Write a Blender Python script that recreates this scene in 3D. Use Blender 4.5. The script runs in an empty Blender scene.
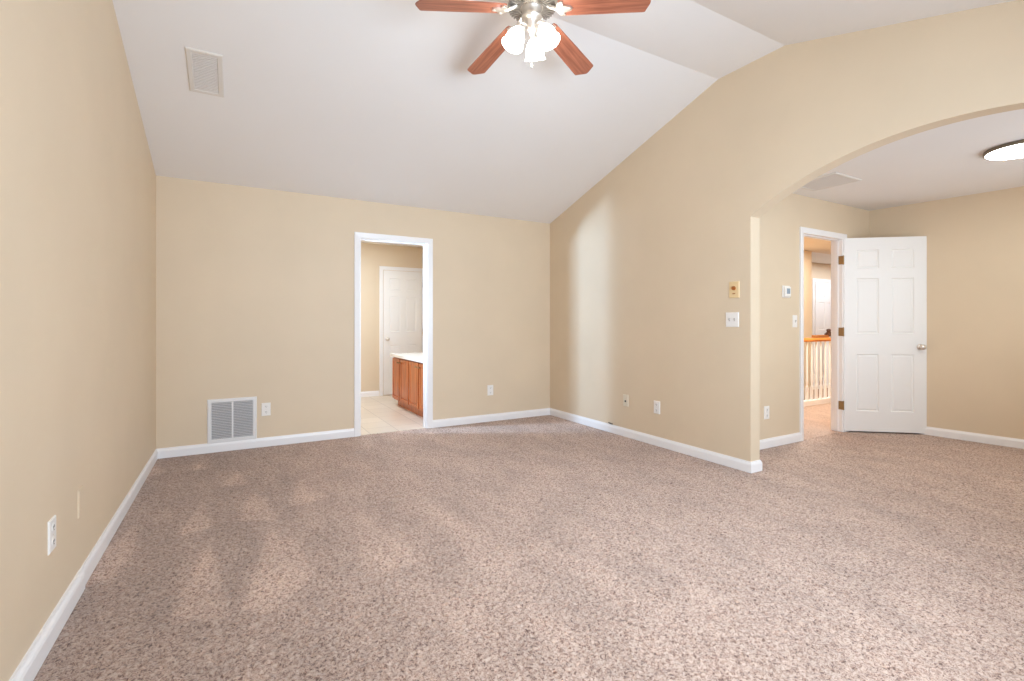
import bpy, bmesh, math, random
import numpy as np
from mathutils import Vector, Matrix
random.seed(4)
S = bpy.context.scene
COL = S.collection
PI = math.pi

# ------------------------------------------------------------------ camera
IMG_W, IMG_H = 1024, 681
F_PX, HORIZON, YAW = 485.5, 323.35, 29.68
CAM = Vector((0.594, -5.151, 1.166))
cam_d = bpy.data.cameras.new('camera')
cam_d.sensor_fit = 'HORIZONTAL'
cam_d.sensor_width = 36.0
cam_d.lens = 36.0 * F_PX / IMG_W
cam_d.shift_y = -(IMG_H / 2 - HORIZON) / IMG_W
cam_d.clip_start = 0.05
cam = bpy.data.objects.new('camera', cam_d)
COL.objects.link(cam)
cam.location = CAM
cam.rotation_euler = (PI / 2, 0, -math.radians(YAW))
S.camera = cam

# ------------------------------------------------------------------ world, exposure, main lights
S.view_settings.view_transform = 'Standard'
S.view_settings.look = 'None'
S.view_settings.gamma = 1.0
S.view_settings.use_curve_mapping = False
S.view_settings.exposure = 0.16
try:
    S.cycles.max_bounces = 16
    S.cycles.diffuse_bounces = 10
    S.cycles.glossy_bounces = 4
    S.cycles.caustics_reflective = False
    S.cycles.sample_clamp_indirect = 8.0
except Exception:
    pass
world = bpy.data.worlds.new('daylight')
S.world = world
world.use_nodes = True
wb = world.node_tree.nodes['Background']
wb.inputs['Color'].default_value = (0.80, 0.90, 1.0, 1)
wb.inputs['Strength'].default_value = 1.0


def area(name, loc, rot, sx, sy, power, color, spread=180):
    d = bpy.data.lights.new(name, 'AREA')
    d.shape = 'RECTANGLE'
    d.size, d.size_y = sx, sy
    d.energy = power
    d.color = color
    d.spread = math.radians(spread)
    o = bpy.data.objects.new(name, d)
    COL.objects.link(o)
    o.location = loc
    o.rotation_euler = rot
    return o


# daylight through the rear and foyer windows, then unseen lights added past the doorways
area('window_daylight', (2.15, -5.60, 1.40), (PI / 2, 0, 0), 2.1, 1.4, 84, (0.79, 0.985, 1.20), 142)
area('foyer_window_daylight', (5.6, -5.60, 1.45), (PI / 2 + math.radians(32), 0, 0), 1.3, 1.5, 14, (0.82, 0.98, 1.13), 140)  # unseen source, tilted up to brighten the foyer ceiling
for k in range(4):
    # unseen spots added in the bathroom, aimed to draw the right wall's pale band
    sd = bpy.data.lights.new('bathroom_band_spot', 'SPOT')
    sd.energy = 60
    sd.color = (0.56, 0.86, 1.26)
    sd.spot_size = math.radians(100)
    sd.spot_blend = 0.5
    sd.shadow_soft_size = 0.035
    so = bpy.data.objects.new('bathroom_band_spot', sd)
    COL.objects.link(so)
    sx = 0.75 + 0.27 * k
    so.location = (sx, 0.128 - 0.511 * (sx - 1.725), 1.74 + 0.085 * k)
    so.rotation_euler = (Vector((4.09, -0.85, 1.15)) - Vector(so.location)).to_track_quat('-Z', 'Y').to_euler()
area('bathroom_fill', (2.0, 1.3, 2.42), (0, 0, 0), 0.8, 0.8, 27, (0.84, 0.98, 1.16))  # unseen fill for the bathroom, no fixture modelled
area('hall_fill', (7.2, -1.9, 2.42), (0, 0, 0), 1.0, 0.3, 56, (0.98, 0.98, 0.92))  # unseen fill added for the hall and its balusters
area('stairwell_fill', (8.7, -0.95, 2.42), (0, 0, 0), 0.5, 0.4, 22, (0.98, 0.98, 0.94))  # added to brighten the tan wall across the stairwell
area('landing_fill', (11.3, -0.12, 2.42), (0, 0, 0), 1.8, 0.25, 24, (0.86, 0.96, 1.10))  # unseen fill added to light the landing door wall

# ------------------------------------------------------------------ helpers
W = 4.089            # right wall plane
YA0, YA1 = -2.780, -5.057   # arch opening
TH = 0.115           # arch wall thickness
YB = -5.54           # rear wall plane
YF = -2.38           # foyer far wall plane
H8 = 2.44
RIDGE = 3.20
YS0, YS1 = -2.487, -3.053  # flat strip of the vault


def s2l(c):
    c /= 255.0
    return c / 12.92 if c <= 0.04045 else ((c + 0.055) / 1.055) ** 2.4


def rgb(r, g, b):
    return (s2l(r), s2l(g), s2l(b), 1)


def mat(name, color, rough=0.6, metal=0.0, emit=None, estr=0.0, spec=None):
    m = bpy.data.materials.new(name)
    m.use_nodes = True
    b = m.node_tree.nodes['Principled BSDF']
    b.inputs['Base Color'].default_value = color
    b.inputs['Roughness'].default_value = rough
    b.inputs['Metallic'].default_value = metal
    if spec is not None:
        b.inputs['Specular IOR Level'].default_value = spec
    if emit:
        b.inputs['Emission Color'].default_value = emit
        b.inputs['Emission Strength'].default_value = estr
    return m


def nodes_of(m):
    nt = m.node_tree
    return nt, nt.nodes, nt.links, nt.nodes['Principled BSDF']


def paint(name, color, rough=0.55, amount=0.06, bump=0.05, spec=0.35):
    """rolled wall paint: faint mottling and a fine roller stipple"""
    m = mat(name, color, rough, spec=spec)
    nt, N, L, b = nodes_of(m)
    tc = N.new('ShaderNodeTexCoord')
    n1 = N.new('ShaderNodeTexNoise')
    n1.inputs['Scale'].default_value = 1.7
    n1.inputs['Detail'].default_value = 3
    L.new(tc.outputs['Object'], n1.inputs['Vector'])
    mr = N.new('ShaderNodeMapRange')
    mr.inputs['To Min'].default_value = 1 - amount
    mr.inputs['To Max'].default_value = 1 + amount
    L.new(n1.outputs['Fac'], mr.inputs['Value'])
    mx = N.new('ShaderNodeVectorMath')
    mx.operation = 'SCALE'
    mx.inputs[0].default_value = color[:3]
    L.new(mr.outputs['Result'], mx.inputs['Scale'])
    L.new(mx.outputs['Vector'], b.inputs['Base Color'])
    n2 = N.new('ShaderNodeTexNoise')
    n2.inputs['Scale'].default_value = 130
    n2.inputs['Detail'].default_value = 2
    L.new(tc.outputs['Object'], n2.inputs['Vector'])
    bp = N.new('ShaderNodeBump')
    bp.inputs['Strength'].default_value = bump
    bp.inputs['Distance'].default_value = 0.002
    L.new(n2.outputs['Fac'], bp.inputs['Height'])
    L.new(bp.outputs['Normal'], b.inputs['Normal'])
    return m


def wood(name, dark, light, scale=14, axis=0, rough=0.38):
    """stained wood with grain running along one local axis"""
    m = mat(name, light, rough)
    nt, N, L, b = nodes_of(m)
    tc = N.new('ShaderNodeTexCoord')
    mp = N.new('ShaderNodeMapping')
    sc = [scale, scale, scale]
    sc[axis] = scale * 0.06
    mp.inputs['Scale'].default_value = sc
    L.new(tc.outputs['Object'], mp.inputs['Vector'])
    n = N.new('ShaderNodeTexNoise')
    n.inputs['Scale'].default_value = 3.0
    n.inputs['Detail'].default_value = 6
    n.inputs['Distortion'].default_value = 0.6
    L.new(mp.outputs['Vector'], n.inputs['Vector'])
    r = N.new('ShaderNodeValToRGB')
    r.color_ramp.elements[0].position = 0.32
    r.color_ramp.elements[0].color = dark
    r.color_ramp.elements[1].position = 0.68
    r.color_ramp.elements[1].color = light
    L.new(n.outputs['Fac'], r.inputs['Fac'])
    L.new(r.outputs['Color'], b.inputs['Base Color'])
    return m


M = {}
M['wall'] = paint('beige_wall_paint', rgb(218, 199, 172))
M['ceiling'] = paint('white_ceiling_paint', rgb(234, 231, 228), 0.8, 0.02, 0.12, 0.2)
M['hall_ceiling'] = paint('beige_ceiling', rgb(232, 216, 194), 0.8, 0.02, 0.12, 0.2)  # hall ceiling toned beige, the other ceilings white
M['trim'] = mat('white_trim_enamel', rgb(238, 236, 235), 0.32)
M['door'] = mat('white_door_enamel', rgb(238, 236, 233), 0.38)
M['plastic'] = mat('white_plastic', rgb(236, 232, 226), 0.35)
M['cream_plastic'] = mat('cream_plastic', rgb(222, 212, 192), 0.4)
M['toggle'] = mat('shaded_white_plastic', rgb(196, 190, 184), 0.4)  # switch toggles greyed, their shading put into the colour
M['slot'] = mat('dark_slot', rgb(70, 66, 62), 0.6)
M['yellowed'] = mat('yellowed_plastic', rgb(228, 200, 152), 0.45)
M['brown_knob'] = mat('brown_plastic', rgb(165, 95, 40), 0.4)
M['screen'] = mat('grey_display', rgb(142, 158, 172), 0.25)
M['nickel'] = mat('brushed_nickel', rgb(226, 218, 208), 0.38, 0.85)
M['dark_nickel'] = mat('dark_fin_nickel', rgb(176, 168, 160), 0.4, 0.8)  # darker nickel tone for the motor's vent fins
M['bronze'] = mat('antique_bronze', rgb(160, 132, 92), 0.45, 0.5)
M['rim'] = mat('dark_bronze_rim', rgb(128, 116, 100), 0.45, 0.4)
M['blade'] = wood('cherry_blade', rgb(142, 82, 62), rgb(190, 120, 92), 16, 0, 0.35)
M['cabinet'] = wood('honey_maple', rgb(150, 70, 26), rgb(206, 116, 54), 14, 2, 0.32)
M['oak'] = wood('golden_oak', rgb(168, 92, 32), rgb(206, 130, 60), 14, 0, 0.35)
M['dark_wood'] = wood('walnut_newel', rgb(70, 40, 24), rgb(112, 70, 42), 14, 2, 0.4)
M['counter'] = mat('white_cultured_marble', rgb(240, 236, 230), 0.2)
M['grille'] = mat('white_grille_enamel', rgb(226, 224, 222), 0.4)
M['louver'] = mat('grey_louver_enamel', rgb(206, 205, 205), 0.45)
M['duct'] = mat('duct_shadow_metal', rgb(134, 133, 133), 0.7)  # grey sheet colour stands in for the shade inside the duct
M['vent'] = mat('cream_register_enamel', rgb(220, 214, 206), 0.5)
M['vent_slat'] = mat('register_slat_enamel', rgb(222, 216, 210), 0.5)
M['duct_light'] = mat('register_back', rgb(186, 180, 174), 0.7)
M['shade'] = mat('lit_frosted_glass', rgb(250, 246, 238), 0.4, emit=(0.98, 0.99, 0.94, 1), estr=12.5)
M['bulb'] = mat('lit_bulb', rgb(255, 250, 240), 0.4, emit=(1.0, 0.96, 0.90, 1), estr=30.0)
M['diffuser'] = mat('lit_diffuser', rgb(250, 248, 244), 0.4, emit=(0.93, 1.0, 0.98, 1), estr=38.0)
M['glass'] = mat('window_sash_white', rgb(236, 236, 236), 0.4)
M['cable'] = mat('black_cable', rgb(52, 42, 36), 0.6)


def tile_material():
    m = mat('beige_floor_tile', rgb(222, 210, 190), 0.3)
    nt, N, L, b = nodes_of(m)
    tc = N.new('ShaderNodeTexCoord')
    br = N.new('ShaderNodeTexBrick')
    br.offset = 0.0
    br.inputs['Scale'].default_value = 1.0
    br.inputs['Brick Width'].default_value = 0.305
    br.inputs['Row Height'].default_value = 0.305
    br.inputs['Mortar Size'].default_value = 0.004
    br.inputs['Color1'].default_value = rgb(224, 212, 194)
    br.inputs['Color2'].default_value = rgb(216, 203, 184)
    br.inputs['Mortar'].default_value = rgb(186, 174, 158)
    L.new(tc.outputs['Object'], br.inputs['Vector'])
    L.new(br.outputs['Color'], b.inputs['Base Color'])
    return m


M['tile'] = tile_material()


def carpet_material():
    m = mat('speckled_carpet_pile', rgb(165, 135, 118), 0.95, spec=0.1)
    nt, N, L, b = nodes_of(m)
    b.inputs['Sheen Weight'].default_value = 0.25
    b.inputs['Sheen Roughness'].default_value = 0.6
    tc = N.new('ShaderNodeTexCoord')
    # tuft speckle
    n1 = N.new('ShaderNodeTexNoise')
    n1.inputs['Scale'].default_value = 88
    n1.inputs['Detail'].default_value = 2.0
    n1.inputs['Roughness'].default_value = 0.8
    n1.inputs['Distortion'].default_value = 0.8
    L.new(tc.outputs['Object'], n1.inputs['Vector'])
    r1 = N.new('ShaderNodeValToRGB')
    e = r1.color_ramp.elements
    e[0].position, e[0].color = 0.34, rgb(98, 70, 58)
    e[1].position, e[1].color = 0.68, rgb(208, 184, 166)
    k = e.new(0.43); k.color = rgb(156, 124, 107)
    k = e.new(0.52); k.color = rgb(188, 160, 142)
    L.new(n1.outputs['Fac'], r1.inputs['Fac'])
    # nap: broad mottling plus the tracks the vacuum cleaner left
    n2 = N.new('ShaderNodeTexNoise')
    n2.inputs['Scale'].default_value = 2.6
    n2.inputs['Detail'].default_value = 4
    n2.inputs['Roughness'].default_value = 0.55
    mp = N.new('ShaderNodeMapping')
    mp.inputs['Rotation'].default_value = (0, 0, math.radians(25))
    mp.inputs['Scale'].default_value = (1.7, 0.8, 1)
    L.new(tc.outputs['Object'], mp.inputs['Vector'])
    L.new(mp.outputs['Vector'], n2.inputs['Vector'])
    mr = N.new('ShaderNodeMapRange')
    mr.inputs['From Min'].default_value = 0.3
    mr.inputs['From Max'].default_value = 0.7
    mr.inputs['To Min'].default_value = 0.86
    mr.inputs['To Max'].default_value = 1.13
    L.new(n2.outputs['Fac'], mr.inputs['Value'])
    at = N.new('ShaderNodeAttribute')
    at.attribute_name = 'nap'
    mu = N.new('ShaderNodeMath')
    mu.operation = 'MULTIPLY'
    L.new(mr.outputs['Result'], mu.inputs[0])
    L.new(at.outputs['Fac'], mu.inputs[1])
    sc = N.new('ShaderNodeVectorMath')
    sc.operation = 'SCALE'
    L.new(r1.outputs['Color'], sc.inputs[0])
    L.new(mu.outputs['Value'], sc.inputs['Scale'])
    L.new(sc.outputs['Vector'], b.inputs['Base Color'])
    bp = N.new('ShaderNodeBump')
    bp.inputs['Strength'].default_value = 0.3
    bp.inputs['Distance'].default_value = 0.006
    L.new(n1.outputs['Fac'], bp.inputs['Height'])
    L.new(bp.outputs['Normal'], b.inputs['Normal'])
    return m


M['carpet'] = carpet_material()


def obj(name, bm, m, parent=None, smooth=False, recalc=True):
    if recalc:
        bmesh.ops.recalc_face_normals(bm, faces=bm.faces[:])
    me = bpy.data.meshes.new(name)
    bm.to_mesh(me)
    bm.free()
    me.materials.append(m)
    if smooth:
        for p in me.polygons:
            p.use_smooth = True
    o = bpy.data.objects.new(name, me)
    COL.objects.link(o)
    if parent:
        o.parent = parent
    return o


def struct(name, bm, m, parent=None, smooth=False, recalc=True):
    o = obj(name, bm, m, parent, smooth, recalc)
    if parent is None:
        o['kind'] = 'structure'
    return o


def tag(o, label, cat, group=None):
    o['label'] = label
    o['category'] = cat
    if group:
        o['group'] = group
    return o


def thing(name, label, cat, loc, rot=(0, 0, 0), group=None):
    o = bpy.data.objects.new(name, None)
    COL.objects.link(o)
    o.empty_display_size = 0.1
    o.location = loc
    o.rotation_euler = rot
    return tag(o, label, cat, group)


def root_struct(name, loc=(0, 0, 0), rot=(0, 0, 0)):
    o = bpy.data.objects.new(name, None)
    COL.objects.link(o)
    o.location = loc
    o.rotation_euler = rot
    o['kind'] = 'structure'
    return o


def new():
    return bmesh.new()


def box(bm, x0, x1, y0, y1, z0, z1, bev=0.0, rot=None, piv=None):
    r = bmesh.ops.create_cube(bm, size=1.0)
    vs = r['verts']
    for v in vs:
        v.co = Vector(((x0 + x1) / 2 + v.co.x * (x1 - x0), (y0 + y1) / 2 + v.co.y * (y1 - y0), (z0 + z1) / 2 + v.co.z * (z1 - z0)))
    if bev > 0:
        es = list({e for v in vs for e in v.link_edges})
        r2 = bmesh.ops.bevel(bm, geom=es, offset=bev, segments=2, affect='EDGES', profile=0.5)
        vs = list({v for f in r2['faces'] for v in f.verts} | {v for v in vs if v.is_valid})
    if rot is not None:
        p = Vector(piv) if piv is not None else Vector(((x0 + x1) / 2, (y0 + y1) / 2, (z0 + z1) / 2))
        for v in vs:
            v.co = p + rot @ (v.co - p)
    return vs


def prism(bm, poly, axis, a0, a1):
    """extrude a 2D polygon along an axis; poly gives the other two coordinates in order"""
    def mk(p, a):
        if axis == 'x':
            return (a, p[0], p[1])
        if axis == 'y':
            return (p[0], a, p[1])
        return (p[0], p[1], a)
    A = [bm.verts.new(mk(p, a0)) for p in poly]
    B = [bm.verts.new(mk(p, a1)) for p in poly]
    bm.faces.new(A)
    bm.faces.new(list(reversed(B)))
    n = len(poly)
    for i in range(n):
        bm.faces.new((A[i], B[i], B[(i + 1) % n], A[(i + 1) % n]))
    return A + B


def lathe(bm, prof, n=32, center=(0, 0, 0), mtx=None):
    """profile of (radius, z) turned about z; closed where the radius is 0"""
    rings = []
    for r, z in prof:
        if r < 1e-6:
            rings.append([bm.verts.new((0, 0, z))])
        else:
            rings.append([bm.verts.new((r * math.cos(2 * PI * i / n), r * math.sin(2 * PI * i / n), z)) for i in range(n)])
    for a, b in zip(rings, rings[1:]):
        if len(a) == 1 and len(b) == 1:
            continue
        for i in range(n):
            j = (i + 1) % n
            if len(a) == 1:
                bm.faces.new((a[0], b[i], b[j]))
            elif len(b) == 1:
                bm.faces.new((a[i], b[0], a[j]))
            else:
                bm.faces.new((a[i], b[i], b[j], a[j]))
    vs = [v for r in rings for v in r]
    for v in vs:
        if mtx is not None:
            v.co = mtx @ v.co
        v.co += Vector(center)
    return vs


def tube(bm, pts, r, n=10):
    pts = [Vector(p) for p in pts]
    rings = []
    for i, p in enumerate(pts):
        t = (pts[min(i + 1, len(pts) - 1)] - pts[max(i - 1, 0)]).normalized()
        u = t.cross(Vector((0, 0, 1)))
        if u.length < 1e-4:
            u = Vector((1, 0, 0))
        u.normalize()
        w = t.cross(u)
        rr = r[i] if isinstance(r, (list, tuple)) else r
        rings.append([bm.verts.new(p + rr * (math.cos(2 * PI * k / n) * u + math.sin(2 * PI * k / n) * w)) for k in range(n)])
    for a, b in zip(rings, rings[1:]):
        for k in range(n):
            bm.faces.new((a[k], b[k], b[(k + 1) % n], a[(k + 1) % n]))
    bm.faces.new(rings[0])
    bm.faces.new(rings[-1])


def run(bm, path, prof, side=1):
    """sweep a (depth, z) profile along a floor polyline with mitred corners; depth goes to the left (side=1) of travel"""
    P = [Vector((p[0], p[1])) for p in path]
    ns = []
    for a, b in zip(P, P[1:]):
        d = (b - a).normalized()
        ns.append(Vector((-d.y, d.x)) * side)
    mit = [ns[0]]
    for a, b in zip(ns, ns[1:]):
        mit.append((a + b) / (1 + a.dot(b)))
    mit.append(ns[-1])
    rows = [[bm.verts.new((p.x + m.x * d, p.y + m.y * d, z)) for d, z in prof] for p, m in zip(P, mit)]
    k = len(prof)
    for a, b in zip(rows, rows[1:]):
        for i in range(k):
            j = (i + 1) % k
            bm.faces.new((a[i], b[i], b[j], a[j]))
    bm.faces.new(rows[0])
    bm.faces.new(list(reversed(rows[-1])))


BASE = [(0, 0), (0.014, 0), (0.014, 0.060), (0.0115, 0.070), (0.007, 0.077), (0.0055, 0.085), (0, 0.086)]


def casing(bm, xl, xr, h, y, out, width=0.058):
    """mitred door casing on a wall plane y=const; out = -1 or 1 is the direction it stands proud"""
    prof = [(0, 0), (0, 0.010), (0.012, 0.013), (0.040, 0.016), (width - 0.006, 0.018), (width, 0.014), (width, 0)]
    rows = []
    for o, d in prof:
        rows.append([bm.verts.new(q) for q in ((xl - o, y + out * d, 0), (xl - o, y + out * d, h + o), (xr + o, y + out * d, h + o), (xr + o, y + out * d, 0))])
    n = len(rows)
    for i in range(n):
        a, b = rows[i], rows[(i + 1) % n]
        for j in range(3):
            bm.faces.new((a[j], a[j + 1], b[j + 1], b[j]))
    bm.faces.new([r[0] for r in rows])
    bm.faces.new([r[3] for r in rows])


def jamb(bm, xl, xr, h, y0, y1, t=0.012, stop=None):
    box(bm, xl, xl + t, y0, y1, 0, h)
    box(bm, xr - t, xr, y0, y1, 0, h)
    box(bm, xl, xr, y0, y1, h - t, h)
    if stop:
        s0, s1 = stop
        box(bm, xl + t, xl + t + 0.010, s0, s1, 0, h - t)
        box(bm, xr - t - 0.010, xr - t, s0, s1, 0, h - t)
        box(bm, xl + t, xr - t, s0, s1, h - t - 0.010, h - t)


# ------------------------------------------------------------------ floors
def in_poly(x, y, poly):
    c = False
    n = len(poly)
    for i in range(n):
        x1, y1 = poly[i]
        x2, y2 = poly[(i + 1) % n]
        if (y1 > y) != (y2 > y) and x < (x2 - x1) * (y - y1) / (y2 - y1) + x1:
            c = not c
    return c


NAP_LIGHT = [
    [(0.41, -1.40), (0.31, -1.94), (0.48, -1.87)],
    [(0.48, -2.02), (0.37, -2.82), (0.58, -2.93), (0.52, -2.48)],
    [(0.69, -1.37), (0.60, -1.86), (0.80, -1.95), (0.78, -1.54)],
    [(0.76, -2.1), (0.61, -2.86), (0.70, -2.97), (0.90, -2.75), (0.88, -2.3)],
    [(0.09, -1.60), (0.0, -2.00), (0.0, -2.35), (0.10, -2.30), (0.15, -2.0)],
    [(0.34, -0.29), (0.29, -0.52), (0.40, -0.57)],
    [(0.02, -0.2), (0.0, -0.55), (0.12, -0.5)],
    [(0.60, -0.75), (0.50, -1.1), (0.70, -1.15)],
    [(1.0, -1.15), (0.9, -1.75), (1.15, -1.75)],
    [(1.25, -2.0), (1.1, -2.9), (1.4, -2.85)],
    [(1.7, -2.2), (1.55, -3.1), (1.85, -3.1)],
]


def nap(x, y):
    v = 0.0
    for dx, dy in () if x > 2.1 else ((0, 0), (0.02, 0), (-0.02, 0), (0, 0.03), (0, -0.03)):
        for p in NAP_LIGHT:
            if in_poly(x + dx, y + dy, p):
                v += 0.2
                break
    # darker strip along the wall: part nap, part lighting put into the colour
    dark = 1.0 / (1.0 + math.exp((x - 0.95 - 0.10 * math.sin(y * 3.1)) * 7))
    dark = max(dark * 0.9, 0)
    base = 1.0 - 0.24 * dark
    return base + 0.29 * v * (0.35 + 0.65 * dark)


def carpet():
    """cut-pile carpet: a real height field of 8 mm tufts, each standing a little higher or lower than its neighbours"""
    rng = np.random.default_rng(7)
    p = 0.008
    xs = np.arange(0.0, 7.11, p)
    ys = np.arange(YB, 0.031, p)
    nx, ny = len(xs), len(ys)
    X, Y = np.meshgrid(xs, ys, indexing='ij')
    h = rng.random((nx, ny))
    h = 0.7 * h + 0.3 * (np.roll(h, 1, 0) + np.roll(h, 1, 1)) / 2
    Z = 0.0015 - 0.010 * (1 - h) ** 1.3
    X = X + (rng.random((nx, ny)) - 0.5) * 0.004
    Y = Y + (rng.random((nx, ny)) - 0.5) * 0.004
    co = np.stack([X, Y, Z], -1).reshape(-1, 3).astype(np.float32)
    idx = np.arange(nx * ny).reshape(nx, ny)
    q = np.stack([idx[:-1, :-1], idx[1:, :-1], idx[1:, 1:], idx[:-1, 1:]], -1).reshape(-1, 4).astype(np.int32)
    me = bpy.data.meshes.new('floor')
    me.vertices.add(len(co))
    me.vertices.foreach_set('co', co.ravel())
    me.loops.add(q.size)
    me.loops.foreach_set('vertex_index', q.ravel())
    me.polygons.add(len(q))
    me.polygons.foreach_set('loop_start', np.arange(0, q.size, 4, dtype=np.int32))
    me.update(calc_edges=True)
    me.shade_smooth()
    # nap sampled every 2.4 cm, spread to the tufts between
    k = 3
    gx, gy = xs[::k], ys[::k]
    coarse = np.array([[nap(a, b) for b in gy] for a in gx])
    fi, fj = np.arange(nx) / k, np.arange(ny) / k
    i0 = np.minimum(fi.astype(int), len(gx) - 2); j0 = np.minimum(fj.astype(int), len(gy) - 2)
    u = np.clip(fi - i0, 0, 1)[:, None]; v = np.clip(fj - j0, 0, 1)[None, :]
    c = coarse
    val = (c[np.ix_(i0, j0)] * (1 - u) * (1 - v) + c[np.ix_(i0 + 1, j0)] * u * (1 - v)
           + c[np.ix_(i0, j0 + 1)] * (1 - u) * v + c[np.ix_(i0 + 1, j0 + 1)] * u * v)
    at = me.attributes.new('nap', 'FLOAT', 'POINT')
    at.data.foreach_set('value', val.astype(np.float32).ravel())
    me.materials.append(M['carpet'])
    o = bpy.data.objects.new('floor', me)
    COL.objects.link(o)
    o['kind'] = 'structure'
    return o


carpet()
bm = new(); box(bm, 0.1, 3.5, 0.03, 2.80, -0.05, 0.001)
struct('floor_bathroom', bm, M['tile'])
bm = new()
lay = bm.verts.layers.float.new('nap')
box(bm, 4.9, 10.5, YF + 0.001, -1.19, -0.25, 0.0005)
box(bm, 9.42, 13.0, -0.36, 0.7, -0.25, 0.0)
for v in bm.verts:
    v[lay] = 1.0
struct('floor_hall', bm, M['carpet'])
bm = new(); box(bm, 4.9, 13.0, -1.3, 0.7, -1.9, -1.8)
struct('floor_stairwell', bm, M['oak'])

# ------------------------------------------------------------------ walls
gable = [(YB, 0), (0, 0), (0, H8), (YS0, RIDGE), (YS1, RIDGE), (YB, H8)]
bm = new(); prism(bm, [(YB - 0.15, 0), (0.11, 0), (0.11, H8), (0, H8), (YS0, RIDGE), (YS1, RIDGE), (YB, H8), (YB - 0.15, H8)], 'x', -0.11, 0)
struct('wall_left', bm, M['wall'])

# far wall with the bathroom doorway
BX0, BX1, BH = 1.715, 2.449, 2.062
bm = new()
box(bm, 0, BX0, 0, 0.11, 0, H8 + 0.05); box(bm, BX1, W + TH, 0, 0.11, 0, H8 + 0.05); box(bm, BX0, BX1, 0, 0.11, BH, H8 + 0.05)
struct('wall_far', bm, M['wall'])

# right wall with the arched opening
yc = (YA0 + YA1) / 2
half = (YA0 - YA1) / 2
SPR, RISE = 2.0, 0.325
RAD = (half * half + RISE * RISE) / (2 * RISE)
arch = []
a_max = math.asin(half / RAD)
for i in range(41):
    a = -a_max + 2 * a_max * i / 40
    arch.append((yc + RAD * math.sin(a), SPR + RISE - RAD + RAD * math.cos(a)))
poly = [(0, 0), (0, H8), (YS0, RIDGE), (YS1, RIDGE), (YB, H8), (YB, 0), (YA1, 0)] + arch + [(YA0, 0)]
bm = new(); prism(bm, poly, 'x', W, W + TH)
struct('wall_right', bm, M['wall'])

# rear wall with the wide window behind the camera and the foyer window
bm = new()
zt = RIDGE + 0.05
box(bm, -0.11, 0.9, YB - 0.15, YB, 0, zt); box(bm, 3.6, 4.9, YB - 0.15, YB, 0, zt); box(bm, 6.3, 7.2, YB - 0.15, YB, 0, zt)
box(bm, 0.9, 3.6, YB - 0.15, YB, 0, 0.72); box(bm, 0.9, 3.6, YB - 0.15, YB, 2.28, zt)
box(bm, 4.9, 6.3, YB - 0.15, YB, 0, 0.68); box(bm, 4.9, 6.3, YB - 0.15, YB, 2.22, zt)
struct('wall_rear', bm, M['wall'])
for k, (x0, x1, z0, z1) in enumerate(((0.9, 3.6, 0.72, 2.28), (4.9, 6.3, 0.68, 2.22))):
    bm = new()
    y0, y1 = YB - 0.14, YB - 0.09
    box(bm, x0, x1, y0, y1, z0, z0 + 0.05); box(bm, x0, x1, y0, y1, z1 - 0.05, z1)
    n = 3 if k == 0 else 2
    for i in range(n + 1):
        xx = x0 + (x1 - x0 - 0.05) * i / n
        box(bm, xx, xx + 0.05, y0, y1, z0, z1)
    box(bm, x0, x1, y0 + 0.005, y1 - 0.005, (z0 + z1) / 2 - 0.02, (z0 + z1) / 2 + 0.02)
    struct('window_%d' % (k + 1), bm, M['glass'])

# vaulted ceiling: slope, flat strip, slope
bm = new()
prism(bm, [(0.0, H8), (YS0, RIDGE), (YS1, RIDGE), (YB, H8), (YB - 0.15, H8), (YB - 0.15, RIDGE + 0.2), (0.12, RIDGE + 0.2), (0.12, H8)], 'x', -0.11, W + TH)
struct('ceiling', bm, M['ceiling'])
bm = new(); box(bm, W + TH, 7.2, YB - 0.15, YF + 0.1, H8, H8 + 0.1)
struct('ceiling_foyer', bm, M['ceiling'])
bm = new(); box(bm, 0.0, 3.6, 0.11, 2.9, H8, H8 + 0.1)
struct('ceiling_bathroom', bm, M['ceiling'])
bm = new(); box(bm, 4.8, 13.1, YF + 0.1, -0.27, H8, H8 + 0.1)
struct('ceiling_hall', bm, M['hall_ceiling'])
bm = new(); box(bm, 4.8, 13.1, -0.27, 0.8, H8 + 0.001, H8 + 0.1)
struct('ceiling_landing', bm, M['ceiling'])

# foyer far wall with the hall doorway
DX0, DX1, DH = 5.512, 6.262, 2.078
bm = new()
box(bm, W + TH, DX0, YF, YF + 0.11, 0, H8 + 0.02); box(bm, DX1, 7.2, YF, YF + 0.11, 0, H8 + 0.02); box(bm, DX0, DX1, YF, YF + 0.11, DH, H8 + 0.02)
struct('wall_foyer_far', bm, M['wall'])
# foyer end wall, skewed a touch to fit its image coordinates
bm = new()
prism(bm, [(6.835, YF), (7.0, -3.95), (7.0, YB), (7.12, YB), (7.12, YF)], 'z', 0, H8 + 0.02)
struct('wall_foyer_right', bm, M['wall'])

# hall, stairwell and landing
bm = new(); box(bm, 4.9, 9.42, -0.33, -0.20, -1.8, H8); struct('wall_stairwell_far', bm, M['wall'])
bm = new(); box(bm, 9.0, 13.1, 0.57, 0.69, -1.8, H8); struct('wall_landing_far', bm, M['wall'])
bm = new(); box(bm, 9.42, 13.0, -0.33, -0.30, -1.8, -0.25); struct('wall_stairwell_lower', bm, M['trim'])
bm = new(); box(bm, 4.8, 4.9, YF + 0.11, -0.2, -1.8, H8); struct('wall_hall_left', bm, M['wall'])
bm = new(); box(bm, 13.0, 13.1, YF + 0.11, 0.7, -1.8, H8); struct('wall_hall_right', bm, M['wall'])
bm = new(); box(bm, 7.2, 13.1, YF, YF + 0.11, -1.8, H8); struct('wall_hall_near', bm, M['wall'])

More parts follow.
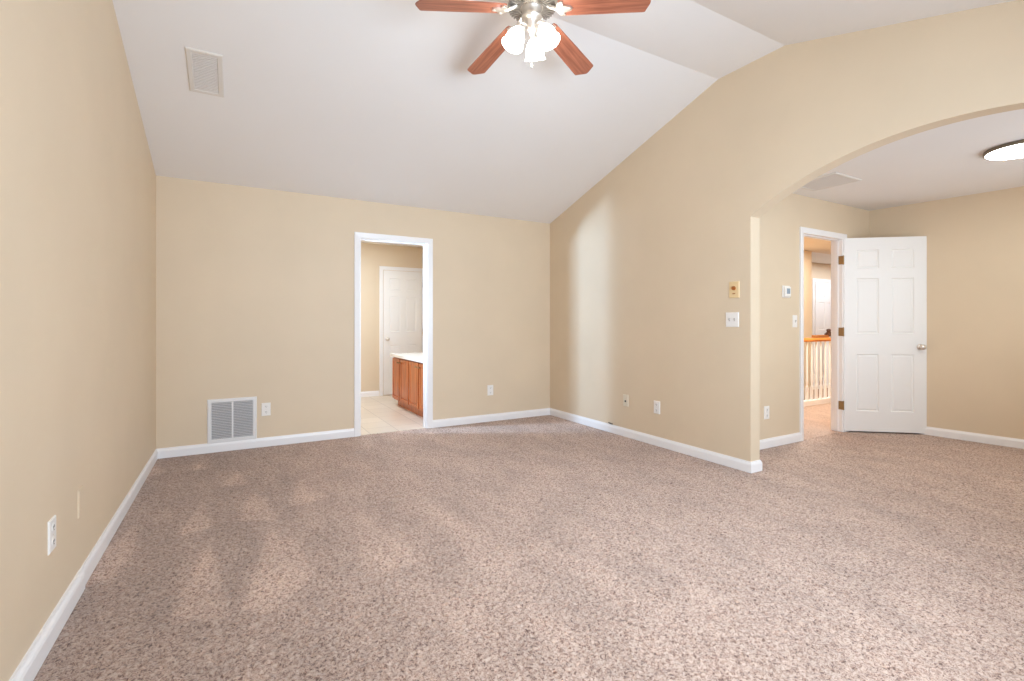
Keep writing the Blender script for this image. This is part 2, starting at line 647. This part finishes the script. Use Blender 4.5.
# bathroom
bm = new(); box(bm, 0.06, 3.46, 2.69, 2.80, 0, H8); struct('wall_bathroom_far', bm, M['wall'])
bm = new(); box(bm, 3.16, 3.28, 0.11, 1.80, 0, H8); box(bm, 3.16, 3.56, 1.79, 1.80, 0, H8); box(bm, 3.45, 3.56, 1.79, 2.80, 0, H8); struct('wall_bathroom_right', bm, M['wall'])
bm = new(); box(bm, 0.50, 0.62, 0.11, 2.69, 0, H8); struct('wall_bathroom_left', bm, M['wall'])

# ------------------------------------------------------------------ baseboards
bm = new(); run(bm, [(0, YB), (0, -2.366)], [(d * 1.5, z * (1.03 if z > 0 else 1)) for d, z in BASE], -1)
struct('baseboard_left', bm, M['trim'])
bm = new(); run(bm, [(0, -2.356), (0, 0), (BX0 - 0.058, 0)], BASE, -1)
struct('baseboard_left_far', bm, M['trim'])
bm = new(); run(bm, [(BX1 + 0.058, 0), (W, 0), (W, YA0), (W + TH, YA0), (W + TH, YF), (DX0 - 0.058, YF)], BASE, -1)
struct('baseboard_right', bm, M['trim'])
bm = new(); run(bm, [(DX1 + 0.058, YF), (6.835, YF), (7.0, -3.95), (7.0, YB)], BASE, -1)
struct('baseboard_foyer', bm, M['trim'])
bm = new(); run(bm, [(0.62, 2.69), (2.60, 2.69)], BASE, -1)
struct('baseboard_bathroom', bm, M['trim'])

# ------------------------------------------------------------------ door casings
bm = new()
casing(bm, BX0, BX1, BH - 0.012, 0, -1)
casing(bm, BX0, BX1, BH - 0.012, 0.11, 1)
jamb(bm, BX0, BX1, BH, 0.0, 0.11, 0.010, (0.05, 0.085))
struct('trim_1', bm, M['trim'])
bm = new()
casing(bm, DX0, DX1, DH - 0.012, YF, -1)
casing(bm, DX0, DX1, DH - 0.012, YF + 0.11, 1)
jamb(bm, DX0, DX1, DH, YF, YF + 0.11, 0.010, (YF + 0.04, YF + 0.075))
struct('trim_2', bm, M['trim'])
bm = new()
casing(bm, 2.665, 3.315, 2.030, 2.69, -1)
struct('trim_3', bm, M['trim'])
bm = new()
casing(bm, 11.165, 12.0, 2.04, 0.57, -1, 0.07)
struct('trim_4', bm, M['trim'])


# ------------------------------------------------------------------ six-panel doors
def door_leaf(w, h, t):
    """leaf in local x 0..w, z 0..h, y 0..t, moulded raised panels on both faces"""
    bm = new()
    xs = [0, .150 * w, .425 * w, .575 * w, .850 * w, w]
    zs = [0, .104 * h, .398 * h, .505 * h, .790 * h, .841 * h, .938 * h, h]
    for y, flip in ((0.0, 1), (t, -1)):
        g = [[bm.verts.new((x, y, z)) for z in zs] for x in xs]
        panels = []
        for i in range(5):
            for j in range(7):
                q = (g[i][j], g[i + 1][j], g[i + 1][j + 1], g[i][j + 1])
                f = bm.faces.new(q if flip > 0 else tuple(reversed(q)))
                if i in (1, 3) and j in (1, 3, 5):
                    panels.append(f)
        bm.normal_update()
        bmesh.ops.inset_individual(bm, faces=panels, thickness=0.010, depth=-0.009)
        bmesh.ops.inset_individual(bm, faces=panels, thickness=0.007, depth=0.0)
        bmesh.ops.inset_individual(bm, faces=panels, thickness=0.018, depth=0.006)
    c = [(0, 0), (w, 0), (w, h), (0, h)]
    for i in range(4):
        (xa, za), (xb, zb) = c[i], c[(i + 1) % 4]
        bm.faces.new([bm.verts.new(p) for p in ((xa, 0, za), (xa, t, za), (xb, t, zb), (xb, 0, zb))])
    return bm


def knob_bm(x, y, z, s):
    """round knob with rose, standing off a face in direction s along y"""
    bm = new()
    m = Matrix.Rotation(PI / 2 if s < 0 else -PI / 2, 3, 'X')
    lathe(bm, [(0, 0), (0.031, 0), (0.031, 0.004), (0.024, 0.009), (0.012, 0.012), (0.011, 0.028), (0.018, 0.034), (0.026, 0.043),
               (0.0275, 0.052), (0.024, 0.061), (0.014, 0.066), (0, 0.067)], 24, (x, y, z), m)
    return bm


# hall door, swung open into the foyer; its hallway face is the one in view
hx, hy = 6.276, -2.388
fx, fy = 6.885, -2.884
dw = math.hypot(fx - hx, fy - hy)
ang = math.atan2(fy - hy, fx - hx)
d1 = root_struct('door_1', (hx, hy, 0.014), (0, 0, ang))
obj('door_leaf', door_leaf(dw, 2.066, 0.035), M['door'], d1, recalc=False)
obj('door_knob', knob_bm(dw - 0.062, 0.0, 0.905, -1), M['nickel'], d1, smooth=True)
obj('door_knob', knob_bm(dw - 0.062, 0.035, 0.905, 1), M['nickel'], d1, smooth=True)
d1['kind'] = 'structure'


def hinge_on_jamb(z):
    bm = new()
    box(bm, 6.2485, 6.252, YF + 0.001, YF + 0.036, z - 0.045, z + 0.045)
    lathe(bm, [(0, -0.048), (0.0065, -0.048), (0.0065, 0.048), (0, 0.048)], 12, (6.257, YF - 0.010, z))
    box(bm, 6.2485, 6.256, YF - 0.010, YF + 0.003, z - 0.045, z + 0.045)
    return bm


inv = (Matrix.Translation((hx, hy, 0.014)) @ Matrix.Rotation(ang, 4, 'Z')).inverted()
for z in (1.845, 1.075, 0.285):
    h_bm = hinge_on_jamb(z)
    bmesh.ops.transform(h_bm, matrix=inv, verts=h_bm.verts[:])
    obj('hinge', h_bm, M['bronze'], d1)

# bathroom's further door, shut
d2 = root_struct('door_2', (2.672, 2.665, 0.012))
obj('door_leaf', door_leaf(0.636, 2.010, 0.024), M['door'], d2, recalc=False)
obj('door_knob', knob_bm(0.055, 0.0, 0.90, -1), M['nickel'], d2, smooth=True)
for z in (1.80, 1.02, 0.25):
    bm = new()
    lathe(bm, [(0, -0.045), (0.007, -0.045), (0.007, 0.045), (0, 0.045)], 10, (0.640, -0.006, z))
    obj('hinge', bm, M['nickel'], d2)

# landing door, shut, seen past the stair rails
d3 = root_struct('door_3', (11.175, 0.545, 0.012))
obj('door_leaf', door_leaf(0.82, 2.02, 0.024), M['door'], d3, recalc=False)
obj('door_knob', knob_bm(0.76, 0.0, 0.92, -1), M['nickel'], d3, smooth=True)

# ------------------------------------------------------------------ bathroom vanity
VX, VY0, VY1 = 2.55, 0.22, 1.748
van = thing('vanity_cabinet', 'honey brown wooden bathroom vanity cabinet under the white countertop', 'cabinet', (VX, (VY0 + VY1) / 2, 0))
vo = Vector(van.location)


def vbox(bm, x0, x1, y0, y1, z0, z1, bev=0.0):
    box(bm, x0 - vo.x, x1 - vo.x, y0 - vo.y, y1 - vo.y, z0, z1, bev)


bm = new(); vbox(bm, VX + 0.022, 3.155, VY0, VY1, 0.085, 0.69)
obj('carcass', bm, M['cabinet'], van)
bm = new(); vbox(bm, VX + 0.065, 3.155, VY0 + 0.02, VY1 - 0.06, 0.0, 0.085)
obj('toe_kick', bm, M['cabinet'], van)
yd = [1.742, 1.392, 1.382, 1.003, 0.993, 0.614, 0.604, 0.235]
edges = [(1.404, 1.740), (1.014, 1.372), (0.626, 0.982), (0.240, 0.594)]
for i, (ya, yb) in enumerate(edges):
    bm = new()
    # frame-and-raised-panel door built as a profiled slab facing -x
    xa, xb = VX, VX + 0.022
    vs = [bm.verts.new((xa - vo.x, y - vo.y, z)) for y, z in ((ya, 0.105), (ya, 0.672), (yb, 0.672), (yb, 0.105))]
    f = bm.faces.new(vs)
    bm.normal_update()
    if f.normal.x > 0:
        f.normal_flip()
        bm.normal_update()
    ext = [bm.verts.new((xb - vo.x, v.co.y, v.co.z)) for v in vs]
    for k in range(4):
        bm.faces.new((vs[k], vs[(k + 1) % 4], ext[(k + 1) % 4], ext[k]))
    bmesh.ops.inset_individual(bm, faces=[f], thickness=0.055, depth=0)
    bmesh.ops.inset_individual(bm, faces=[f], thickness=0.008, depth=-0.009)
    bmesh.ops.inset_individual(bm, faces=[f], thickness=0.022, depth=0.007)
    dr = obj('cabinet_door', bm, M['cabinet'], van, recalc=False)
    bm = new()
    ky = yb - 0.035 if i % 2 else ya + 0.035
    lathe(bm, [(0, 0), (0.006, 0), (0.006, 0.012), (0.013, 0.017), (0.014, 0.023), (0.008, 0.028), (0, 0.029)], 14,
          (xa - vo.x, ky - vo.y, 0.625), Matrix.Rotation(-PI / 2, 3, 'Y'))
    obj('knob', bm, M['bronze'], dr, smooth=True)
bm = new()
box(bm, VX - 0.022, 3.158, VY0 - 0.02, VY1 + 0.02, 0.691, 0.735, 0.006)
box(bm, 3.138, 3.158, VY0 - 0.02, VY1 + 0.02, 0.735, 0.82, 0.004)
tag(obj('vanity_countertop', bm, M['counter']), 'white countertop with a low backsplash lying on the bathroom vanity cabinet', 'countertop')


# ------------------------------------------------------------------ stair railings
def baster(x, y, z0, z1, r=0.014):
    bm = new()
    b0 = z0 + (z1 - z0) * 0.22
    box(bm, x - 0.016, x + 0.016, y - 0.016, y + 0.016, z0, b0)
    lathe(bm, [(0, b0), (0.016, b0), (0.017, b0 + .012), (0.011, b0 + .03), (0.017, b0 + .09), (0.0165, b0 + .15), (0.010, z1), (0, z1)], 10, (x, y, 0))
    return bm


r1 = thing('stair_railing', 'white baluster stair railing with oak handrail nearest the hall doorway', 'railing', (7.9, -1.25, 0))


def off(bm, o):
    bmesh.ops.translate(bm, verts=bm.verts[:], vec=-Vector(o.location))
    return bm


bm = new(); prism(bm, [(-1.28, .905), (-1.22, .905), (-1.215, .93), (-1.235, .958), (-1.265, .958), (-1.285, .93)], 'x', 6.2, 9.4)
obj('handrail', off(bm, r1), M['oak'], r1)
bm = new(); box(bm, 6.2, 9.4, -1.285, -1.215, 0.0, 0.075, 0.004)
obj('shoe_rail', off(bm, r1), M['trim'], r1)
for i in range(25):
    obj('baluster', off(baster(6.32 + i * 0.118, -1.25, 0.075, 0.906), r1), M['trim'], r1)
r2 = thing('stair_railing', 'shorter stair railing with a dark newel cap across the stairwell', 'railing', (9.7, -0.33, 0))
bm = new(); prism(bm, [(-.36, .905), (-.30, .905), (-.295, .93), (-.315, .958), (-.345, .958), (-.365, .93)], 'x', 9.425, 9.93)
obj('handrail', off(bm, r2), M['oak'], r2)
bm = new(); box(bm, 9.425, 9.93, -0.36, -0.30, 0.0, 0.05)
obj('shoe_rail', off(bm, r2), M['trim'], r2)
for i in range(4):
    obj('baluster', off(baster(9.50 + i * 0.112, -0.33, 0.05, 0.906), r2), M['trim'], r2)
bm = new(); box(bm, 9.93, 10.01, -0.37, -0.29, 0.0, 0.93, 0.006)
obj('newel_post', off(bm, r2), M['trim'], r2)
bm = new()
box(bm, 9.92, 10.02, -0.38, -0.28, 0.931, 0.985, 0.008)
lathe(bm, [(0, 0.984), (0.045, 0.984), (0.045, 1.0), (0.028, 1.012), (0.038, 1.035), (0.030, 1.060), (0, 1.07)], 16, (9.97, -0.33, 0))
obj('newel_cap', off(bm, r2), M['dark_wood'], r2)

# ------------------------------------------------------------------ ceiling fan
FX, FY, FZ = 2.082, -2.770, RIDGE
fan = thing('ceiling_fan', 'ceiling fan with five reddish wooden blades and three lit glass shades', 'ceiling fan', (FX, FY, FZ))
bm = new(); lathe(bm, [(0, 0), (0.072, 0), (0.072, -0.012), (0.060, -0.04), (0.030, -0.058), (0, -0.058)], 32)
obj('canopy', bm, M['nickel'], fan, smooth=True)
bm = new(); lathe(bm, [(0, -0.055), (0.013, -0.055), (0.013, -0.10), (0, -0.10)], 16)
obj('downrod', bm, M['nickel'], fan)
bm = new()
lathe(bm, [(0, -0.088), (0.045, -0.088), (0.06, -0.098), (0.126, -0.108), (0.154, -0.128), (0.156, -0.165), (0.148, -0.176),
           (0.148, -0.186), (0.136, -0.200), (0.062, -0.214), (0, -0.214)], 48)
mh = obj('motor_housing', bm, M['nickel'], fan, smooth=True)
bm = new()
for k in range(40):
    a = 2 * PI * k / 40
    R = Matrix.Rotation(a, 3, 'Z')
    vs = box(bm, 0.066, 0.138, -0.0032, 0.0032, -0.2185, -0.199, rot=None)
    t = Matrix.Rotation(math.radians(-12), 3, 'Y')
    for v in vs:
        v.co = R @ v.co
obj('vent_fins', bm, M['dark_nickel'], mh)

bm = new()
lathe(bm, [(0, -0.212), (0.060, -0.212), (0.060, -0.222), (0.056, -0.226), (0.056, -0.262), (0.060, -0.266), (0.060, -0.274), (0.044, -0.284),
           (0.032, -0.300), (0.034, -0.330), (0.024, -0.350), (0.012, -0.362), (0.010, -0.374), (0, -0.380)], 36)
obj('light_fitter', bm, M['nickel'], fan, smooth=True)


def dir_angle(deg):
    """azimuth measured clockwise from the direction the camera looks, as a turn about z with local +x outward"""
    return PI / 2 - math.radians(YAW + deg)


def blade_bm():
    bm = new()
    pts = [(0.165, 0.050), (0.180, 0.056), (0.40, 0.064), (0.628, 0.0705), (0.636, 0.068), (0.666, 0.014), (0.670, 0.0)]
    outline = pts + [(r, -w) for r, w in reversed(pts[:-1])]
    vs = prism(bm, outline, 'z', -0.003, 0.003)
    return bm


def iron_bm():
    bm = new()
    # arm from the motor to the blade root, then a three-lobed plate under the blade
    tube(bm, [(0.095, 0, 0.018), (0.115, 0, 0.006), (0.14, 0, -0.003), (0.165, 0, -0.008)], [0.013, 0.011, 0.010, 0.010], 10)
    outl = [(0.150, 0.016), (0.165, 0.044), (0.185, 0.052), (0.196, 0.040), (0.190, 0.024), (0.215, 0.020), (0.235, 0.012), (0.242, 0.0)]
    o2 = outl + [(r, -w) for r, w in reversed(outl[:-1])]
    prism(bm, o2, 'z', -0.0125, -0.0035)
    for rr, ww in ((0.18, 0.036), (0.18, -0.036), (0.225, 0)):
        lathe(bm, [(0, -0.0165), (0.004, -0.016), (0.006, -0.0125), (0, -0.0125)], 10, (rr, ww, 0))
    return bm


for k in range(5):
    a = dir_angle(37 + 72 * k)
    b = obj('blade', blade_bm(), M['blade'], fan)
    down_tilt = math.radians(8.0)  # blades angled down to fit the image coordinates of their tips
    b.matrix_local = (Matrix.Translation((0, 0, -0.222)) @ Matrix.Rotation(a, 4, 'Z') @ Matrix.Rotation(down_tilt, 4, 'Y')
                      @ Matrix.Rotation(math.radians(-9), 4, 'X'))
    obj('blade_iron', iron_bm(), M['nickel'], b)

SH = [(0.0, 0.018), (0.020, 0.018), (0.027, 0.010), (0.029, 0.0), (0.036, -0.012), (0.050, -0.034), (0.060, -0.062), (0.063, -0.090), (0.066, -0.112), (0.074, -0.128),
      (0.071, -0.128), (0.062, -0.110), (0.058, -0.088), (0.055, -0.062), (0.046, -0.036), (0.030, -0.010), (0, -0.004)]
for az, tilt, dz in ((12, 26, 0.004), (128, 24, 0.004), (-114, 24, -0.002)):
    a = dir_angle(az)
    base = Matrix.Rotation(a, 4, 'Z')
    top = Vector((0.078, 0, -0.352 + dz))
    mt = base @ Matrix.Translation(top) @ Matrix.Rotation(math.radians(-tilt), 4, 'Y')
    bm = new()
    tube(bm, [(0.028, 0, -0.318), (0.060, 0, -0.310), (0.080, 0, -0.320), (0.080, 0, -0.338 + dz * 0.6)], 0.0065, 10)
    bmesh.ops.transform(bm, matrix=base, verts=bm.verts[:])
    obj('lamp_arm', bm, M['nickel'], fan, smooth=True)
    bm = new(); lathe(bm, SH[2:], 32)
    sh = obj('lamp_shade', bm, M['shade'], fan, smooth=True)
    sh.matrix_local = mt @ Matrix.Scale(0.86, 4)
    bm = new(); lathe(bm, [(0, 0.024), (0.018, 0.022), (0.030, 0.012), (0.031, -0.002), (0, -0.002)], 24)
    obj('socket_cap', bm, M['nickel'], sh, smooth=True)
    bm = new(); lathe(bm, [(0, -0.01), (0.014, -0.012), (0.024, -0.045), (0.029, -0.07), (0.022, -0.09), (0, -0.098)], 16)
    obj('bulb', bm, M['bulb'], sh, smooth=True)
bm = new()
tube(bm, [(0, 0, -0.375), (0, 0, -0.535)], 0.0014, 6)
lathe(bm, [(0, -0.532), (0.004, -0.534), (0.009, -0.545), (0.009, -0.552), (0.004, -0.560), (0, -0.561)], 14)
obj('pull_chain', bm, M['nickel'], fan)

# ------------------------------------------------------------------ foyer flush light
fl = thing('ceiling_light', 'round lit flush ceiling light with a thin dark rim beyond the arch', 'ceiling light', (5.535, -3.94, H8))
bm = new(); lathe(bm, [(0, 0), (0.206, 0), (0.216, -0.005), (0.217, -0.024), (0.213, -0.028), (0.203, -0.028), (0.203, -0.016), (0, -0.020)], 64)
obj('rim', bm, M['rim'], fl, smooth=False)
bm = new(); lathe(bm, [(0.2025, -0.018), (0.2025, -0.029), (0.16, -0.037), (0.08, -0.041), (0, -0.042)], 64)
obj('diffuser', bm, M['diffuser'], fl, smooth=True)


# ------------------------------------------------------------------ vents
def register(parent, w, h, border, n, horizontal, m_frame, m_slat, split=None, tilt=35, cover=0.36, m_duct='duct'):
    """frame in local x/z, facing -y, with angled slats in front of a duct panel; split = number of columns"""
    bm = new()
    x, z = w / 2, h / 2
    rows = []
    for o, d in ((0, 0), (0, -0.004), (0.006, -0.009), (border - 0.005, -0.009), (border, -0.004), (border, 0)):
        rows.append([bm.verts.new(q) for q in ((-x + o, d, -z + o), (x - o, d, -z + o), (x - o, d, z - o), (-x + o, d, z - o))])
    for a, b in zip(rows, rows[1:]):
        for i in range(4):
            bm.faces.new((a[i], a[(i + 1) % 4], b[(i + 1) % 4], b[i]))
    cols = split or 1
    iw = w - 2 * border
    mw = 0.014
    for c in range(1, cols):
        xc = -x + border + iw * c / cols
        box(bm, xc - mw / 2, xc + mw / 2, -0.008, 0, -z + border, z - border)
    obj('frame', bm, m_frame, parent)
    bm = new(); box(bm, -x + border, x - border, -0.0012, -0.0002, -z + border, z - border)
    obj('duct_panel', bm, M[m_duct], parent)
    for c in range(cols):
        bm = new()
        xa = -x + border + iw * c / cols + (mw / 2 if c else 0)
        xb = -x + border + iw * (c + 1) / cols - (mw / 2 if c < cols - 1 else 0)
        if horizontal:
            R = Matrix.Rotation(math.radians(tilt), 3, 'X')
            ih = h - 2 * border
            for i in range(n):
                zc = -z + border + ih * (i + 0.5) / n
                box(bm, xa, xb, -0.0062, -0.0022, zc - ih / n * cover, zc + ih / n * cover, rot=R)
        else:
            R = Matrix.Rotation(math.radians(tilt), 3, 'Z')
            for i in range(n):
                xc = xa + (xb - xa) * (i + 0.5) / n
                box(bm, xc - (xb - xa) / n * cover, xc + (xb - xa) / n * cover, -0.0062, -0.0022, -z + border, z - border, rot=R)
        obj('louvers', bm, m_slat, parent)


g = thing('return_air_grille', 'white louvered return air grille low on the far wall', 'vent', (0.572, -0.0005, 0.281))
register(g, 0.395, 0.397, 0.034, 22, True, M['grille'], M['louver'], 2, 32)
g = thing('ceiling_vent', 'white rectangular air register on the sloped ceiling above the room', 'vent', (0.4215, -1.31, H8 + 0.306 * 1.31 - 0.001),
          (PI / 2 - math.atan(0.306), 0, 0))
register(g, 0.205, 0.40, 0.034, 22, True, M['vent'], M['vent_slat'], None, 14, 0.42, 'duct_light')
g = thing('ceiling_vent', 'square white air return on the flat ceiling beyond the arch', 'vent', (5.20, -2.745, H8 - 0.0005), (PI / 2, 0, 0))
register(g, 0.43, 0.41, 0.03, 16, False, M['vent'], M['vent_slat'], None, 5, 0.47, 'vent_slat')


# ------------------------------------------------------------------ outlets, switches, controls
def plate(w, h, t=0.006):
    bm = new()
    prof = [(0, 0), (0, -t * 0.45), (0.004, -t), (0.5, -t)]
    x, z = w / 2, h / 2
    rows = [[bm.verts.new(q) for q in ((-x + o, d, -z + o), (x - o, d, -z + o), (x - o, d, z - o), (-x + o, d, z - o))] for o, d in prof[:3]]
    for a, b in zip(rows, rows[1:]):
        for i in range(4):
            bm.faces.new((a[i], a[(i + 1) % 4], b[(i + 1) % 4], b[i]))
    bm.faces.new(rows[-1])
    bm.faces.new(list(reversed(rows[0])))
    return bm


FACE = {'far': 0.0, 'right': -PI / 2, 'left': PI / 2}


def outlet(loc, face, label, m):
    o = thing('wall_outlet', label, 'outlet', loc, (0, 0, FACE[face]))
    obj('cover_plate', plate(0.078, 0.122), m, o)
    for zc in (0.0265, -0.0265):
        bm = new(); lathe(bm, [(0, 0), (0.0165, 0), (0.0165, 0.0018), (0, 0.0018)], 20, (0, -0.006, zc), Matrix.Rotation(PI / 2, 3, 'X'))
        s = obj('socket', bm, m, o)
        bm = new()
        for xo in (-0.006, 0.006):
            box(bm, xo - 0.0013, xo + 0.0013, -0.0086, -0.0076, zc - 0.002, zc + 0.008)
        lathe(bm, [(0, 0), (0.0026, 0), (0.0026, 0.001), (0, 0.001)], 10, (0, -0.0076, zc - 0.008), Matrix.Rotation(PI / 2, 3, 'X'))
        obj('slots', bm, M['slot'], s)
    bm = new(); lathe(bm, [(0, 0), (0.003, 0), (0.003, 0.0008), (0, 0.0008)], 10, (0, -0.006, 0), Matrix.Rotation(PI / 2, 3, 'X'))
    obj('screw', bm, M['nickel'], o)
    return o


outlet((0.847, 0, 0.352), 'far', 'white outlet beside the return air grille on the far wall', M['plastic'])
outlet((3.232, 0, 0.370), 'far', 'white outlet between the bathroom doorway and the far corner', M['plastic'])
outlet((W, -1.812, 0.365), 'right', 'white duplex outlet on the right wall, closer to the arch', M['plastic'])
outlet((4.918, YF, 0.330), 'far', 'white outlet low on the wall beside the hall doorway', M['plastic'])
outlet((0, -2.738, 0.381), 'left', 'white outlet on the bare left wall above the baseboard', M['plastic'])

o = thing('phone_jack', 'cream jack plate on the right wall, closer to the far corner', 'jack plate', (W, -1.389, 0.372), (0, 0, FACE['right']))
obj('cover_plate', plate(0.076, 0.120), M['cream_plastic'], o)
bm = new(); lathe(bm, [(0, 0), (0.009, 0), (0.009, 0.004), (0.006, 0.008), (0, 0.008)], 14, (0, -0.006, -0.006), Matrix.Rotation(PI / 2, 3, 'X'))
obj('socket', bm, M['slot'], o)

o = thing('blank_wall_plate', 'blank cover plate painted the same beige as the left wall', 'wall plate', (0, -2.352, 0.380), (0, 0, FACE['left']))
obj('cover_plate', plate(0.076, 0.122, 0.005), M['wall'], o)
for zc in (0.042, -0.042):
    bm = new()
    lathe(bm, [(0, 0), (0.0035, 0), (0.0035, 0.001), (0, 0.001)], 10, (0, -0.005, zc), Matrix.Rotation(PI / 2, 3, 'X'))
    obj('screw', bm, M['wall'], o)

o = thing('light_switch', 'white double light switch on the right wall beside the arch', 'switch', (W, -2.621, 1.196), (0, 0, FACE['right']))
obj('cover_plate', plate(0.118, 0.118), M['plastic'], o)
for xo in (-0.023, 0.023):
    bm = new()
    box(bm, xo - 0.006, xo + 0.006, -0.007, -0.005, -0.013, 0.013)
    box(bm, xo - 0.004, xo + 0.004, -0.018, -0.006, -0.001, 0.008, rot=Matrix.Rotation(math.radians(-25), 3, 'X'))
    obj('toggle', bm, M['toggle'], o)

o = thing('light_switch', 'white single light switch close beside the hall doorway casing', 'switch', (5.372, YF, 1.187), (0, 0, 0))
obj('cover_plate', plate(0.074, 0.120), M['plastic'], o)
bm = new()
box(bm, -0.006, 0.006, -0.007, -0.005, -0.013, 0.013)
box(bm, -0.004, 0.004, -0.018, -0.006, -0.001, 0.008, rot=Matrix.Rotation(math.radians(-25), 3, 'X'))
obj('toggle', bm, M['toggle'], o)

o = thing('fan_control', 'yellowed wall control plate with a brown knob above the double switch', 'wall control', (W, -2.640, 1.437), (0, 0, FACE['right']))
obj('cover_plate', plate(0.092, 0.132, 0.008), M['yellowed'], o)
bm = new(); lathe(bm, [(0, 0), (0.017, 0), (0.015, 0.012), (0, 0.013)], 20, (0.0, -0.008, 0.012), Matrix.Rotation(PI / 2, 3, 'X'))
obj('dial', bm, M['brown_knob'], o)
bm = new(); box(bm, -0.012, 0.012, -0.0095, -0.0075, -0.036, -0.028)
obj('slider', bm, M['brown_knob'], o)

o = thing('thermostat', 'white thermostat with a grey display on the wall before the hall doorway', 'thermostat', (5.215, YF, 1.472), (0, 0, 0))
bm = new(); box(bm, -0.058, 0.058, -0.012, 0, -0.058, 0.058, 0.004)
obj('back_plate', bm, M['plastic'], o)
bm = new(); box(bm, -0.047, 0.047, -0.030, -0.011, -0.048, 0.048, 0.005)
obj('housing', bm, M['plastic'], o)
bm = new(); box(bm, -0.022, 0.030, -0.0312, -0.0295, -0.022, 0.030)
obj('display', bm, M['screen'], o)

bm = new()
tube(bm, [(W, -1.125, 0.098), (W - 0.012, -1.135, 0.101), (W - 0.018, -1.16, 0.100), (W - 0.016, -1.20, 0.097)], [0.004, 0.005, 0.006, 0.006], 8)
tag(obj('cable_stub', bm, M['cable']), 'short dark cable stub poking out just above the right wall baseboard', 'cable')
